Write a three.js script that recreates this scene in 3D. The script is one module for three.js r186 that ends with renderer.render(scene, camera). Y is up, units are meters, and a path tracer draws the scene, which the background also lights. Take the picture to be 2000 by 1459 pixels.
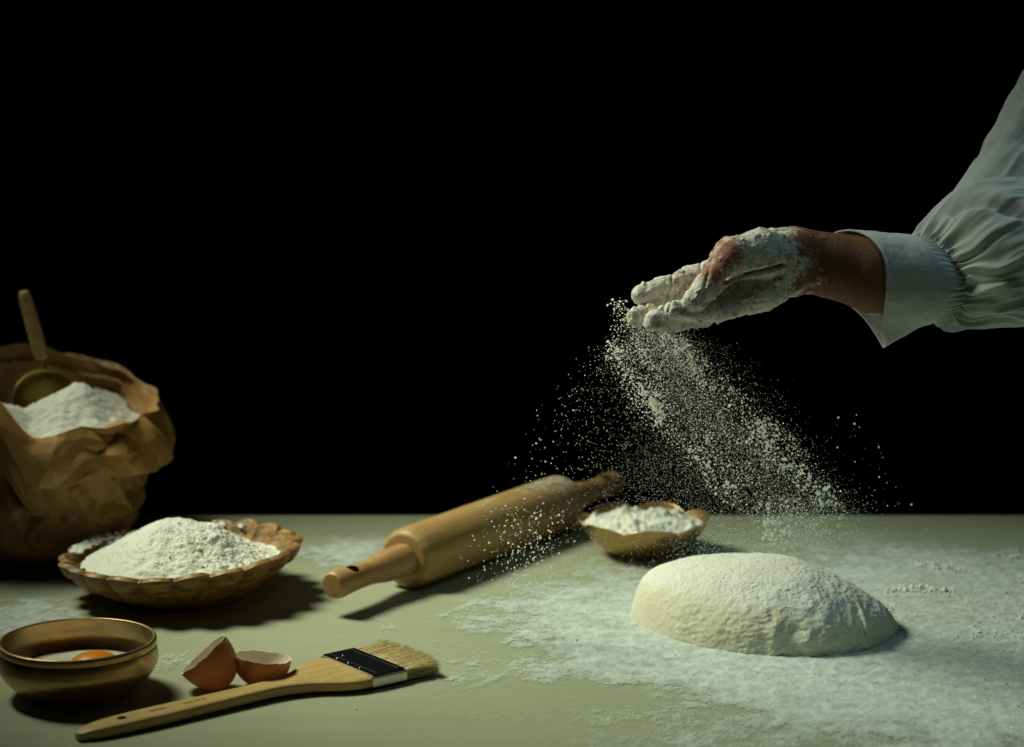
import * as THREE from 'three';
import { mergeGeometries } from 'three/addons/utils/BufferGeometryUtils.js';
import { ImprovedNoise } from 'three/addons/math/ImprovedNoise.js';
import { Brush, Evaluator, SUBTRACTION } from 'three-bvh-csg';

// ---------------------------------------------------------------- camera, light, exposure
const scene = new THREE.Scene();
scene.background = new THREE.Color(0x000000);
const camera = new THREE.PerspectiveCamera(19.7, 1024 / 747, 0.05, 20);
camera.position.set(0, 0.51, 0);
camera.rotation.x = -9.3 * Math.PI / 180;
camera.focus = 1.735;
camera.userData.fStop = camera.getFocalLength() / 1000 / 0.016;
scene.add(camera);
const key = new THREE.SpotLight(new THREE.Color(0.95, 1.0, 0.74), 6.9, 0, 0.460, 1.0, 2);
key.position.set(-0.74, 1.00, -2.04);
key.target.position.set(0.03, 0.05, -1.78);
key.castShadow = true; key.shadow.radius = 10; key.shadow.mapSize.set(2048, 2048);
scene.add(key, key.target);
const fill = new THREE.SpotLight(new THREE.Color(0.58, 0.92, 1.0), 0.85, 0, 0.34, 1.0, 2);
fill.position.set(0.62, 1.30, -1.62);
fill.target.position.set(0.40, 0.22, -1.77);
fill.castShadow = true; fill.shadow.radius = 14;
scene.add(fill.target);
scene.add(fill);
const renderer = new THREE.WebGLRenderer();
renderer.setSize(1024, 747);
renderer.toneMapping = THREE.LinearToneMapping;
renderer.toneMappingExposure = 1.0;
renderer.shadowMap.enabled = true;

// ---------------------------------------------------------------- helpers
const PI = Math.PI, TAU = 2 * PI;
function rng(seed) { let a = seed >>> 0; return () => { a = (a + 0x6D2B79F5) | 0; let t = Math.imul(a ^ (a >>> 15), 1 | a); t = (t + Math.imul(t ^ (t >>> 7), 61 | t)) ^ t; return ((t ^ (t >>> 14)) >>> 0) / 4294967296; }; }
const IN = new ImprovedNoise();
const n3 = (x, y, z) => IN.noise(x + 31.7, y + 17.3, z + 11.9);
function fbm(x, y, z, o = 4) { let s = 0, a = 1, t = 0; for (let i = 0; i < o; i++) { s += a * n3(x, y, z); t += a; a *= 0.5; x = x * 2.03 + 5.1; y = y * 2.03 + 3.7; z = z * 2.03 + 1.3; } return s / t; }
function billow(x, y, z, o = 3) { let s = 0, a = 1, t = 0; for (let i = 0; i < o; i++) { s += a * Math.abs(n3(x, y, z)); t += a; a *= 0.5; x = x * 2.1 + 5.1; y = y * 2.1 + 3.7; z = z * 2.1 + 1.3; } return s / t; }
const clamp = (v, a = 0, b = 1) => Math.min(b, Math.max(a, v));
const ss = (a, b, v) => { const t = clamp((v - a) / (b - a)); return t * t * (3 - 2 * t); };
const lerp = (a, b, t) => a + (b - a) * t;
const mix3 = (a, b, t) => [lerp(a[0], b[0], t), lerp(a[1], b[1], t), lerp(a[2], b[2], t)];
const hash = (i, j, k) => { let h = Math.imul(i | 0, 374761393) ^ Math.imul(j | 0, 668265263) ^ Math.imul(k | 0, 1274126177); h = Math.imul(h ^ (h >>> 13), 1274126177); return ((h ^ (h >>> 16)) >>> 0) / 4294967296; };
function poly(pts, t) { // piecewise cubic-smooth lookup of y by x
  if (t <= pts[0][0]) return pts[0][1];
  for (let i = 1; i < pts.length; i++) if (t <= pts[i][0]) {
    const p0 = pts[Math.max(0, i - 2)], p1 = pts[i - 1], p2 = pts[i], p3 = pts[Math.min(pts.length - 1, i + 1)];
    const h = p2[0] - p1[0], s = (t - p1[0]) / h;
    const m1 = i > 1 ? (p2[1] - p0[1]) / (p2[0] - p0[0]) * h : (p2[1] - p1[1]), m2 = i < pts.length - 1 ? (p3[1] - p1[1]) / (p3[0] - p1[0]) * h : (p2[1] - p1[1]);
    const s2 = s * s, s3 = s2 * s;
    return (2 * s3 - 3 * s2 + 1) * p1[1] + (s3 - 2 * s2 + s) * m1 + (-2 * s3 + 3 * s2) * p2[1] + (s3 - s2) * m2;
  }
  return pts[pts.length - 1][1];
}
// grid surface from f(u, v) -> [x, y, z]; closeU joins u = 0 and u = 1; uv(u, v), col(u, v, p) optional
function surf(nu, nv, f, { closeU = false, uv = null, col = null, flip = false } = {}) {
  const P = [], U = [], C = [], I = [];
  for (let j = 0; j <= nv; j++) for (let i = 0; i <= nu; i++) {
    const u = i / nu, v = j / nv, p = f(closeU && i === nu ? 0 : u, v);
    P.push(p[0], p[1], p[2]);
    const t = uv ? uv(u, v, p) : [u, v]; U.push(t[0], t[1]);
    if (col) C.push(...col(u, v, p));
  }
  for (let j = 0; j < nv; j++) for (let i = 0; i < nu; i++) {
    const a = j * (nu + 1) + i, b = a + 1, c = a + nu + 1, d = c + 1;
    if (flip) I.push(a, c, b, b, c, d); else I.push(a, b, c, b, d, c);
  }
  const g = new THREE.BufferGeometry();
  g.setAttribute('position', new THREE.Float32BufferAttribute(P, 3));
  g.setAttribute('uv', new THREE.Float32BufferAttribute(U, 2));
  if (col) g.setAttribute('color', new THREE.Float32BufferAttribute(C, 3));
  g.setIndex(I); g.computeVertexNormals();
  if (closeU) {
    const n = g.attributes.normal, a = new THREE.Vector3(), b = new THREE.Vector3();
    for (let j = 0; j <= nv; j++) {
      const k = j * (nu + 1), l = k + nu; a.fromBufferAttribute(n, k); b.fromBufferAttribute(n, l); a.add(b).normalize();
      n.setXYZ(k, a.x, a.y, a.z); n.setXYZ(l, a.x, a.y, a.z);
    }
  }
  return g;
}
// surface nets: indexed mesh of f = 0 (f < 0 inside)
function nets(f, lo, hi, cell) {
  const nx = Math.ceil((hi[0] - lo[0]) / cell) + 1, ny = Math.ceil((hi[1] - lo[1]) / cell) + 1, nz = Math.ceil((hi[2] - lo[2]) / cell) + 1;
  const V = new Float32Array(nx * ny * nz), id = new Int32Array(nx * ny * nz).fill(-1), P = [], I = [];
  const at = (i, j, k) => (k * ny + j) * nx + i;
  for (let k = 0; k < nz; k++) for (let j = 0; j < ny; j++) for (let i = 0; i < nx; i++) V[at(i, j, k)] = f(lo[0] + i * cell, lo[1] + j * cell, lo[2] + k * cell);
  for (let k = 0; k < nz - 1; k++) for (let j = 0; j < ny - 1; j++) for (let i = 0; i < nx - 1; i++) {
    const c = []; let neg = 0;
    for (let q = 0; q < 8; q++) { const v = V[at(i + (q & 1), j + ((q >> 1) & 1), k + (q >> 2))]; c.push(v); if (v < 0) neg++; }
    if (!neg || neg === 8) continue;
    let sx = 0, sy = 0, sz = 0, m = 0;
    for (let a = 0; a < 8; a++) for (const bit of [1, 2, 4]) { const b = a ^ bit; if (b < a || (c[a] < 0) === (c[b] < 0)) continue;
      const t = c[a] / (c[a] - c[b]); m++;
      sx += (a & 1) + (bit === 1 ? t : 0); sy += ((a >> 1) & 1) + (bit === 2 ? t : 0); sz += (a >> 2) + (bit === 4 ? t : 0); }
    id[at(i, j, k)] = P.length / 3;
    P.push(lo[0] + (i + sx / m) * cell, lo[1] + (j + sy / m) * cell, lo[2] + (k + sz / m) * cell);
  }
  const quad = (a, b, c, d, fl) => { if (a < 0 || b < 0 || c < 0 || d < 0) return; if (fl) I.push(a, c, b, a, d, c); else I.push(a, b, c, a, c, d); };
  for (let k = 1; k < nz - 1; k++) for (let j = 1; j < ny - 1; j++) for (let i = 1; i < nx - 1; i++) {
    const s = V[at(i, j, k)] < 0;
    if (s !== V[at(i + 1, j, k)] < 0) quad(id[at(i, j - 1, k - 1)], id[at(i, j, k - 1)], id[at(i, j, k)], id[at(i, j - 1, k)], !s);
    if (s !== V[at(i, j + 1, k)] < 0) quad(id[at(i - 1, j, k - 1)], id[at(i - 1, j, k)], id[at(i, j, k)], id[at(i, j, k - 1)], !s);
    if (s !== V[at(i, j, k + 1)] < 0) quad(id[at(i - 1, j - 1, k)], id[at(i, j - 1, k)], id[at(i, j, k)], id[at(i - 1, j, k)], !s);
  }
  const g = new THREE.BufferGeometry();
  g.setAttribute('position', new THREE.Float32BufferAttribute(P, 3));
  g.setIndex(I); g.computeVertexNormals();
  return g;
}
function paint(g, fn) { const p = g.attributes.position, C = new Float32Array(p.count * 3); for (let i = 0; i < p.count; i++) C.set(fn(p.getX(i), p.getY(i), p.getZ(i)), i * 3); g.setAttribute('color', new THREE.BufferAttribute(C, 3)); return g; }
const enc = (v) => { v = clamp(v); return Math.round(255 * (v <= 0.0031308 ? 12.92 * v : 1.055 * Math.pow(v, 1 / 2.4) - 0.055)); };
// colour texture from linear values f(u, v) -> [r, g, b, a?]
function ctex(w, h, f) {
  const d = new Uint8Array(w * h * 4);
  for (let j = 0; j < h; j++) for (let i = 0; i < w; i++) { const c = f((i + 0.5) / w, (j + 0.5) / h), k = (j * w + i) * 4; d[k] = enc(c[0]); d[k + 1] = enc(c[1]); d[k + 2] = enc(c[2]); d[k + 3] = c.length > 3 ? Math.round(255 * clamp(c[3])) : 255; }
  const t = new THREE.DataTexture(d, w, h); t.colorSpace = THREE.SRGBColorSpace; return finish(t);
}
function gtex(w, h, f) {
  const d = new Uint8Array(w * h * 4);
  for (let j = 0; j < h; j++) for (let i = 0; i < w; i++) { const c = Math.round(255 * clamp(f((i + 0.5) / w, (j + 0.5) / h))), k = (j * w + i) * 4; d[k] = d[k + 1] = d[k + 2] = c; d[k + 3] = 255; }
  return finish(new THREE.DataTexture(d, w, h));
}
function finish(t) { t.magFilter = THREE.LinearFilter; t.minFilter = THREE.LinearFilter; t.wrapS = t.wrapT = THREE.RepeatWrapping; t.needsUpdate = true; return t; }
const std = (o) => new THREE.MeshStandardMaterial({ side: THREE.DoubleSide, ...o });
const phy = (o) => new THREE.MeshPhysicalMaterial({ side: THREE.DoubleSide, ...o });
const lin = (r, g, b) => new THREE.Color().setRGB(r, g, b);
function mesh(name, g, m, parent = scene) { const o = new THREE.Mesh(g, m); o.name = name; o.castShadow = o.receiveShadow = true; parent.add(o); return o; }
function tag(o, label, category, group, kind) { if (label) o.userData.label = label; if (category) o.userData.category = category; if (group) o.userData.group = group; if (kind) o.userData.kind = kind; return o; }
function thing(name, pos, turn, label, category, group) { const o = new THREE.Group(); o.name = name; o.position.set(...pos); o.rotation.y = turn; scene.add(o); return tag(o, label, category, group); }
function lathe(pts, nu, f) { return surf(nu, pts.length - 1, (u, v) => { const p = pts[Math.round(v * (pts.length - 1))], a = u * TAU, q = f ? f(a, p, v) : p; return [q[0] * Math.cos(a), q[1], q[0] * Math.sin(a)]; }, { closeU: true, flip: true }); }
function smoothPts(pts, n) { const c = new THREE.SplineCurve(pts.map((p) => new THREE.Vector2(p[0], p[1]))); return c.getPoints(n).map((p) => [Math.max(0, p.x), p.y]); }

// ---------------------------------------------------------------- setting: table and backdrop
const M = {};
{
  const map = ctex(1024, 1024, (u, v) => { const n = fbm(u * 9, v * 9, 1, 4), s = fbm(u * 4, v * 60, 7, 3), f = n3(u * 300, v * 300, 3); const k = 1 + 0.07 * n + 0.05 * s + 0.015 * f; return [0.34 * k, 0.36 * k, 0.25 * k]; });
  const rough = gtex(512, 512, (u, v) => 0.5 + 0.16 * fbm(u * 14, v * 14, 4, 4) + 0.1 * fbm(u * 5, v * 80, 9, 2));
  M.table = phy({ map, roughnessMap: rough, roughness: 1, specularIntensity: 0.45 });
  const x0 = -1.3, x1 = 1.3, z0 = -2.2, z1 = -1.05, r = 0.004, t = 0.035;
  const top = new THREE.Shape(); top.moveTo(x0 + r, -z1 - -r); top.lineTo(x1 - r, -z1 + r); top.lineTo(x1 - r, -z0 - r); top.lineTo(x0 + r, -z0 - r); top.closePath();
  const g = new THREE.ExtrudeGeometry(top, { depth: t - 2 * r, bevelEnabled: true, bevelSize: r, bevelThickness: r, bevelSegments: 4 });
  g.rotateX(-PI / 2); g.translate(0, -t + r, 0);
  const p = g.attributes.position, uv = g.attributes.uv; for (let i = 0; i < p.count; i++) uv.setXY(i, p.getX(i) / 1.3 + 0.5, p.getZ(i) / 1.3 + 0.5);
  tag(mesh('tabletop', g, M.table), 'sage green painted tabletop under all the baking things', null, null, 'structure');
  const wall = new THREE.BoxGeometry(9, 5, 0.1);
  tag(mesh('backdrop', wall.translate(0, 1.4, -4.6), std({ color: lin(0.002, 0.002, 0.002), roughness: 1 })), 'black backdrop behind the table', null, null, 'structure');
}

// ---------------------------------------------------------------- shared materials
const flourBump = gtex(512, 512, (u, v) => 0.5 + 0.5 * fbm(u * 40, v * 40, 2, 4));
M.flour = std({ color: lin(0.72, 0.73, 0.66), roughness: 1, bumpMap: flourBump, bumpScale: 0.0008 });
M.grain = phy({ color: lin(0.96, 0.97, 0.95), roughness: 1, transmission: 0.7, thickness: 0, specularIntensity: 0.1 });
M.flourPlain = std({ color: lin(0.82, 0.82, 0.76), roughness: 1 });
function brass(seed, c = [0.56, 0.37, 0.13]) {
  const map = ctex(512, 256, (u, v) => { const n = fbm(u * 10, v * 8, seed, 5), s = fbm(u * 3, v * 70, seed + 3, 3); const k = 1 + 0.28 * n + 0.14 * s, d = ss(0.1, 0.5, fbm(u * 6, v * 5, seed + 8, 4)); return mix3([c[0] * k, c[1] * k, c[2] * k], [0.20, 0.13, 0.07], d * 0.6); });
  const rm = gtex(512, 256, (u, v) => 0.36 + 0.22 * fbm(u * 12, v * 10, seed + 1, 4) + 0.07 * fbm(u * 4, v * 90, seed + 2, 2));
  return std({ map, roughnessMap: rm, roughness: 1, metalness: 0.92 });
}
function wood(seed, a, b, { fx = 2, fy = 26, rough = 0.55, bump = 0.0003, extra = null } = {}) {
  const h = (u, v) => { const w = fbm(u * fx * 0.6, v * 3, seed, 3); return fbm(u * fx, (v + 0.06 * w) * fy, seed + 4, 5); };
  const map = ctex(512, 512, (u, v) => { const n = h(u, v), ring = 0.5 + 0.5 * Math.sin((v * 9 + 1.4 * fbm(u * 1.4, v * 2.2, seed + 9, 3)) * TAU), po = n3(u * 30, v * 260, seed); let c = mix3(a, b, clamp(0.42 + 0.75 * n + 0.16 * (ring - 0.5) + 0.22 * po)); if (extra) c = extra(u, v, c); return c; });
  const bm = gtex(512, 512, (u, v) => 0.5 + 0.4 * h(u, v) + 0.25 * n3(u * 30, v * 260, seed));
  return std({ map, roughness: rough, bumpMap: bm, bumpScale: bump });
}
function lump(seed, d = 1, amp = 0.28) { const g = new THREE.IcosahedronGeometry(1, d), p = g.attributes.position; for (let i = 0; i < p.count; i++) { const x = p.getX(i), y = p.getY(i), z = p.getZ(i), k = 1 + amp * fbm(x * 1.4 + seed, y * 1.4, z * 1.4, 2) * 2; p.setXYZ(i, x * k, y * k, z * k); } g.computeVertexNormals(); return g; }

// ---------------------------------------------------------------- flour dusted on the table
const dough = { x: 0.215, z: -1.765 };
function flourSheet(name, x0, x1, z0, z1, res, cell, cov, label, seed) {
  const X = x1 - x0, Zz = z1 - z0;
  const alpha = (x, z) => {
    const c = cov(x, z); if (c <= 0.001) return 0;
    const f = fbm(x * 420, z * 260, seed, 3), g = fbm(x * 110, z * 75, seed + 2, 4), s = n3(x * 1400, z * 1000, seed);
    let a = ss(0.58 - c * 1.05, 1.06 - c * 0.85, 0.5 + 0.55 * f + 0.55 * g + 0.18 * s) * (0.32 + 0.52 * c) * (1 + 0.5 * g);
    return clamp(a);
  };
  const map = ctex(res, Math.round(res * Zz / X), (u, v) => {
    const x = x0 + u * X, z = z0 + v * Zz, a = alpha(x, z), k = 0.93 + 0.14 * fbm(x * 60, z * 60, seed + 5, 2);
    const pit = a > 0 ? ss(0.52, 0.66, n3(x * 210, z * 150, seed + 7) + 0.25 * n3(x * 60, z * 50, seed + 9)) : 0;
    const c = mix3([0.66 * k, 0.73 * k, 0.70 * k], [0.30, 0.29, 0.20], pit * 0.3);
    return [c[0], c[1], c[2], a];
  });
  const bm = gtex(1024, 1024, (u, v) => { const x = x0 + u * X, z = z0 + v * Zz; return 0.5 + 0.6 * fbm(x * 260, z * 260, seed + 6, 3); });
  const nu = Math.round(X / cell), nv = Math.round(Zz / cell);
  const g = surf(nu, nv, (u, v) => { const x = x0 + u * X, z = z0 + v * Zz, c = cov(x, z); return [x, 0.0008 + c * 0.0012 * (0.6 + fbm(x * 170, z * 170, seed + 3, 3)) + c * 0.002 * Math.pow(billow(x * 70, z * 70, seed + 4, 2), 2), z]; }, { flip: true });
  const m = std({ map, transparent: true, roughness: 1, bumpMap: bm, bumpScale: 0.0010 });
  const o = mesh(name, g, m); o.castShadow = false;
  return tag(o, label, 'flour', null, 'stuff');
}
const mainCov = (x, z) => {
  const w = 0.36 * fbm(x * 7, z * 9, 3, 4) + 0.34 * fbm(x * 30, z * 24, 8, 4);
  let d = Math.hypot((x - 0.38) / 0.46, (z + 1.745) / 0.39) + w;
  d += 0.30 * Math.exp(-(((x - 0.03) / 0.09) ** 2 + ((z + 1.585) / 0.035) ** 2));
  let c = 1 - ss(0.52, 1.10, d);
  if (z < -1.95) c *= 1 - 0.6 * ss(1.98, 2.15, -z);
  return clamp(c) * (1 - 0.5 * ss(1.62, 1.5, -z) * ss(0.35, 0.0, x));
};
flourSheet('flour_dusting', -0.16, 0.72, -2.195, -1.32, 2000, 0.0030, mainCov, 'white flour dusted over the right of the tabletop around the dough', 21);
const patch = (cx, cz, rx, rz, s) => (x, z) => 0.72 * (1 - ss(0.25, 1.0, Math.hypot((x - cx) / rx, (z - cz) / rz) + 0.7 * fbm(x * 26, z * 40, s, 4)));
flourSheet('flour_patch', -0.55, -0.33, -1.93, -1.66, 384, 0.004, patch(-0.43, -1.79, 0.085, 0.10, 4), 'smear of spilled flour in front of the paper bag', 41);
flourSheet('flour_patch_001', -0.235, -0.06, -2.15, -1.93, 384, 0.004, patch(-0.155, -2.035, 0.07, 0.085, 6), 'faint patch of flour between the scalloped bowl and rolling pin', 43);
flourSheet('flour_patch_002', -0.33, -0.19, -1.73, -1.62, 256, 0.004, (x, z) => 0.55 * patch(-0.27, -1.675, 0.05, 0.03, 9)(x, z), 'few specks of flour between brass bowl and scalloped bowl', 45);
{ // loose crumbs on the table
  const r = rng(77), g = lump(3, 1), N = 2600, im = new THREE.InstancedMesh(g, M.flourPlain, N), o = new THREE.Object3D(); let n = 0;
  while (n < N) {
    const x = lerp(-0.12, 0.6, r()), z = lerp(-2.05, -1.44, r()), c = mainCov(x, z), q = r();
    const clump = ss(0.05, 0.35, fbm(x * 14, z * 20, 13, 3)) * ss(0.2, 0.36, x) * ss(1.70, 1.8, -z);
    if (q > 0.012 * c + 1.0 * clump * c + 0.002) continue;
    const s = (0.00022 + 0.0006 * Math.pow(r(), 4)) * (1 + 2.0 * clump * r());
    o.position.set(x, 0.0016 * c + s * 0.5 + 0.0006, z); o.rotation.set(r() * 6, r() * 6, r() * 6); o.scale.set(s * (0.8 + r() * 0.8), s * (0.6 + r() * 0.5), s * (0.8 + r() * 0.8)); o.updateMatrix(); im.setMatrixAt(n++, o.matrix);
  }
  im.name = 'flour_crumbs'; im.castShadow = im.receiveShadow = true; scene.add(im); tag(im, 'small crumbs of flour scattered on the dusted tabletop', 'flour', null, 'stuff');
}

// ---------------------------------------------------------------- the dough
{
  const top = [[0.104, 0.012], [0.108, 0.028], [0.114, 0.043], [0.128, 0.0535], [0.150, 0.0620], [0.180, 0.067], [0.215, 0.0685], [0.240, 0.066], [0.262, 0.058], [0.284, 0.0465], [0.302, 0.034], [0.316, 0.024], [0.326, 0.009]];
  const front = [[0.103, -1.796], [0.112, -1.768], [0.125, -1.745], [0.145, -1.722], [0.175, -1.700], [0.205, -1.688], [0.235, -1.685], [0.262, -1.688], [0.285, -1.700], [0.305, -1.718], [0.320, -1.742], [0.327, -1.762]];
  const back = [[0.103, -1.812], [0.115, -1.835], [0.14, -1.856], [0.18, -1.868], [0.22, -1.866], [0.26, -1.850], [0.29, -1.828], [0.31, -1.805], [0.327, -1.770]];
  const f = (x, y, z) => {
    if (x < 0.1035 || x > 0.3265) return Math.max(0.1035 - x, x - 0.3265) + 0.002;
    const zf = poly(front, x), zb = poly(back, x), zm = (zf + zb) / 2, a = (zf - zb) / 2, h = poly(top, x) * 0.865;
    const q = Math.abs((z - zm) / a), w = Math.max(y, 0) / h;
    let d = (Math.pow(Math.pow(q, 2.3) + Math.pow(w, 2.15), 1 / 2.2) - 1) * Math.min(a, h) * 0.85;
    if (Math.abs(d) < 0.012) {
      const R = ss(0.20, 0.28, x), T = ss(0.027, 0.048, y), F = ss(zm, zf, z);
      d += 0.0014 * fbm(x * 38, y * 38, z * 38, 3) + 0.0005 * fbm(x * 160, y * 160, z * 160, 4) * (0.55 + 0.45 * R + 0.2 * T) + 0.0005 * fbm(x * 520, y * 520, z * 520, 2) * (0.6 + 0.6 * T) + 0.0007 * fbm(x * 110 + y * 90, y * 330 - x * 60, z * 200, 3) * (1 - T);
      // stretch folds along the right-hand front
      const wx = x + 0.010 * n3(x * 40, y * 40, z * 40), wy = y + 0.006 * n3(x * 60, y * 40, z * 60 + 9);
      const fold = 1 - Math.abs(n3(wx * 60 + wy * 30, wy * 70 - wx * 30, 4.2)) * 3.0;
      d -= 0.0012 * Math.max(0, fold) * (0.32 + 0.40 * R) * (0.25 + 0.75 * F) * (1 - 0.6 * T);
      const f2 = 1 - Math.abs(n3(wx * 120 - wy * 90, wy * 160, 8.2)) * 3;
      d -= 0.0005 * Math.max(0, f2) * (0.3 + 0.4 * R);
      d += 0.0010 * Math.exp(-(((x - 0.228) / 0.009) ** 2 + ((y - 0.022) / 0.008) ** 2)) * F; // dimple low at the front
      d -= 0.0014 * Math.exp(-(((x - 0.242) / 0.012) ** 2 + ((y - 0.013) / 0.006) ** 2)) * F;
      d -= 0.0030 * Math.exp(-(((x - 0.291 - (y - 0.02) * -0.25) / 0.0022) ** 2 + ((y - 0.022) / 0.012) ** 2)) * F; // ridge by the right end
      d -= 0.0009 * Math.exp(-(((x - 0.213 + 0.004 * n3(y * 90, 1, 1)) / 0.0030) ** 2 + ((y - 0.016) / 0.014) ** 2)) * F;
      d += 0.0009 * T * Math.abs(n3(x * 300, y * 300, z * 300));
    }
    return y < 0 ? Math.max(d, -y - 0.001) : d;
  };
  const g = nets(f, [0.098, -0.004, -1.876], [0.332, 0.074, -1.678], 0.0010);
  paint(g, (x, y, z) => {
    const R = ss(0.19, 0.30, x), up = ss(0.020, 0.052, y + 0.012 * R);
    const fl = clamp(ss(-0.25, 0.35, 0.6 * fbm(x * 130, y * 130, z * 130, 3) + 0.7 * fbm(x * 430, y * 430, z * 430, 3) + up * 0.95 - 0.48 + 0.2 * R) * 0.95);
    const b = 1 + 0.05 * fbm(x * 40, y * 40, z * 40, 2), sp = ss(0.47, 0.6, n3(x * 260, y * 260, z * 260));
    return mix3(mix3([0.69 * b, 0.67 * b, 0.52 * b], [0.50, 0.44, 0.28], sp * 0.6), [0.76, 0.77, 0.72], fl);
  });
  { const p = g.attributes.position, U = new Float32Array(p.count * 2); for (let i = 0; i < p.count; i++) { U[2 * i] = p.getX(i) * 9 + p.getY(i) * 2; U[2 * i + 1] = p.getZ(i) * 9 + p.getY(i) * 9; } g.setAttribute('uv', new THREE.BufferAttribute(U, 2)); }
  const o = mesh('bread_dough', g, std({ vertexColors: true, roughness: 0.85, bumpMap: flourBump, bumpScale: 0.0006 }));
  tag(o, 'oval mound of raw bread dough dusted with flour below the hand', 'dough');
}

// ---------------------------------------------------------------- wooden scalloped bowl with flour
{
  const t = thing('wooden_bowl', [-0.297, 0.0005, -1.880], 0, 'carved dark wooden bowl with scalloped rim heaped with flour', 'bowl');
  const lobe = (a) => Math.abs(Math.sin(a * 10.5 + 0.35 + 0.25 * Math.sin(a * 2 + 1)));
  const outer = smoothPts([[0, 0], [0.048, 0.0], [0.063, 0.005], [0.084, 0.017], [0.099, 0.031], [0.1045, 0.0405]], 40);
  const inner = smoothPts([[0.0998, 0.0408], [0.092, 0.031], [0.076, 0.019], [0.052, 0.010], [0, 0.007]], 34);
  const pts = [...outer, [0.1036, 0.0424], [0.1016, 0.0424], ...inner];
  const g = surf(420, pts.length - 1, (u, v) => {
    const k = Math.round(v * (pts.length - 1)), p = pts[k], a = u * TAU, L = Math.pow(lobe(a), 0.52), e = ss(0.002, 0.033, p[1]);
    let r = p[0] * (1 + 0.10 * (L - 0.80) * e + 0.012 * n3(Math.cos(a) * 3, Math.sin(a) * 3, 2) * e), y = p[1];
    if (k < outer.length) { const yl = 0.0265 + 0.005 * (1 - L); r += 0.0030 * ss(yl - 0.0016, yl + 0.0016, p[1]) - 0.0022 * Math.exp(-(((p[1] - yl) / 0.0016) ** 2)); }
    y += ss(0.026, 0.042, y) * (0.0046 * (L - 0.6) + 0.004 * n3(Math.cos(a) * 1.8, Math.sin(a) * 1.8, 5) + 0.0008 * n3(a * 14, 3, 1));
    r += 0.0005 * fbm(a * 16, y * 260, 3, 3);
    y += Math.cos(a) * r * 0.047 * ss(0, 0.02, y);
    return [r * Math.cos(a), y, r * Math.sin(a)];
  }, { closeU: true, flip: true, uv: (u, v) => [u * 3, v * 2] });
  const m = wood(5, [0.11, 0.048, 0.013], [0.50, 0.285, 0.075], { fx: 14, fy: 10, rough: 0.5, bump: 0.0008, extra: (u, v, c) => { const d = ss(0.0, 0.4, fbm(u * 18, v * 12, 33, 4)); return mix3(c, [0.07, 0.035, 0.014], d * 0.7); } });
  mesh('bowl_body', g, m, t);
  // flour heap
  const hg = surf(330, 190, (u, v) => {
    const a = u * TAU, R = 0.0885 * (1 + 0.05 * n3(Math.cos(a) * 2, Math.sin(a) * 2, 4) + 0.05 * fbm(Math.cos(a) * 7, Math.sin(a) * 7, 9, 3)), r = R * v, x = r * Math.cos(a), z = r * Math.sin(a);
    const px = x + 0.010, pz = z - 0.004, d = Math.hypot(px, pz * 0.96);
    let h = 0.0455 * Math.pow(clamp(1 - d / 0.092), 1.05) + 0.007 * Math.exp(-(((x - 0.034) / 0.022) ** 2 + (z / 0.03) ** 2));
    h = 0.0405 - Math.log(1 + Math.exp((0.0405 - h) / 0.0022)) * 0.0022;
    const right = ss(-0.03, 0.03, x + z * 0.5);
    h += (0.0042 * (billow(x * 95, z * 95, 3, 4) - 0.25) + 0.0042 * fbm(x * 50, z * 50, 8, 4) + 0.0018 * billow(x * 300, z * 300, 6, 2) - 0.0030 * ss(0.2, 0.5, fbm(x * 110, z * 110, 18, 3))) * ss(0, 0.12, 1 - v) * (0.36 + 0.95 * right);
    return [x, 0.0300 + h + x * 0.047, z];
  }, { closeU: true, flip: true, uv: (u, v, p) => [p[0] * 12, p[2] * 12] });
  const heap = thing('flour_heap', [-0.297, 0.0005, -1.880], 0, 'tall cone of white flour heaped in the scalloped wooden bowl', 'flour');
  mesh('heap', hg, M.flour, heap);
  const r = rng(8), parts = [];
  for (let i = 0; i < 420; i++) { // clods and rim dust
    const a = r() * TAU, q = Math.sqrt(r()) * 0.075, x = q * Math.cos(a), z = q * Math.sin(a), d = Math.hypot(x + 0.012, z - 0.004);
    const y = 0.0300 + Math.min(0.0440 * Math.pow(clamp(1 - d / 0.092), 0.92), 0.0365) + x * 0.047, s = 0.0004 + 0.0014 * Math.pow(r(), 3) * ss(-0.04, 0.03, x);
    const g2 = lump(i % 5, 1); g2.scale(s * 1.3, s, s * 1.2); g2.rotateY(r() * 6); g2.translate(x, y + s * 0.3, z); parts.push(g2);
  }
  for (let i = 0; i < 160; i++) { const k = r(), a = k < 0.55 ? PI + 0.25 + 0.35 * (r() - 0.5) : k < 0.8 ? PI * 1.2 + 0.5 * (r() - 0.5) : -PI / 2 + 0.9 * (r() - 0.3), q = 0.094 + 0.009 * r(), s = 0.0008 + 0.0022 * r() * r(); const g2 = lump(i % 5, 1); g2.scale(s * 1.6, s * 0.7, s * 1.6); g2.translate(q * Math.cos(a), 0.0420 + 0.003 * (q - 0.1) / 0.01 + 0.0475 * q * Math.cos(a), q * Math.sin(a)); parts.push(g2); }
  tag(mesh('flour_clods', mergeGeometries(parts), M.flourPlain, heap), null, null, null, 'stuff');
}

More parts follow.
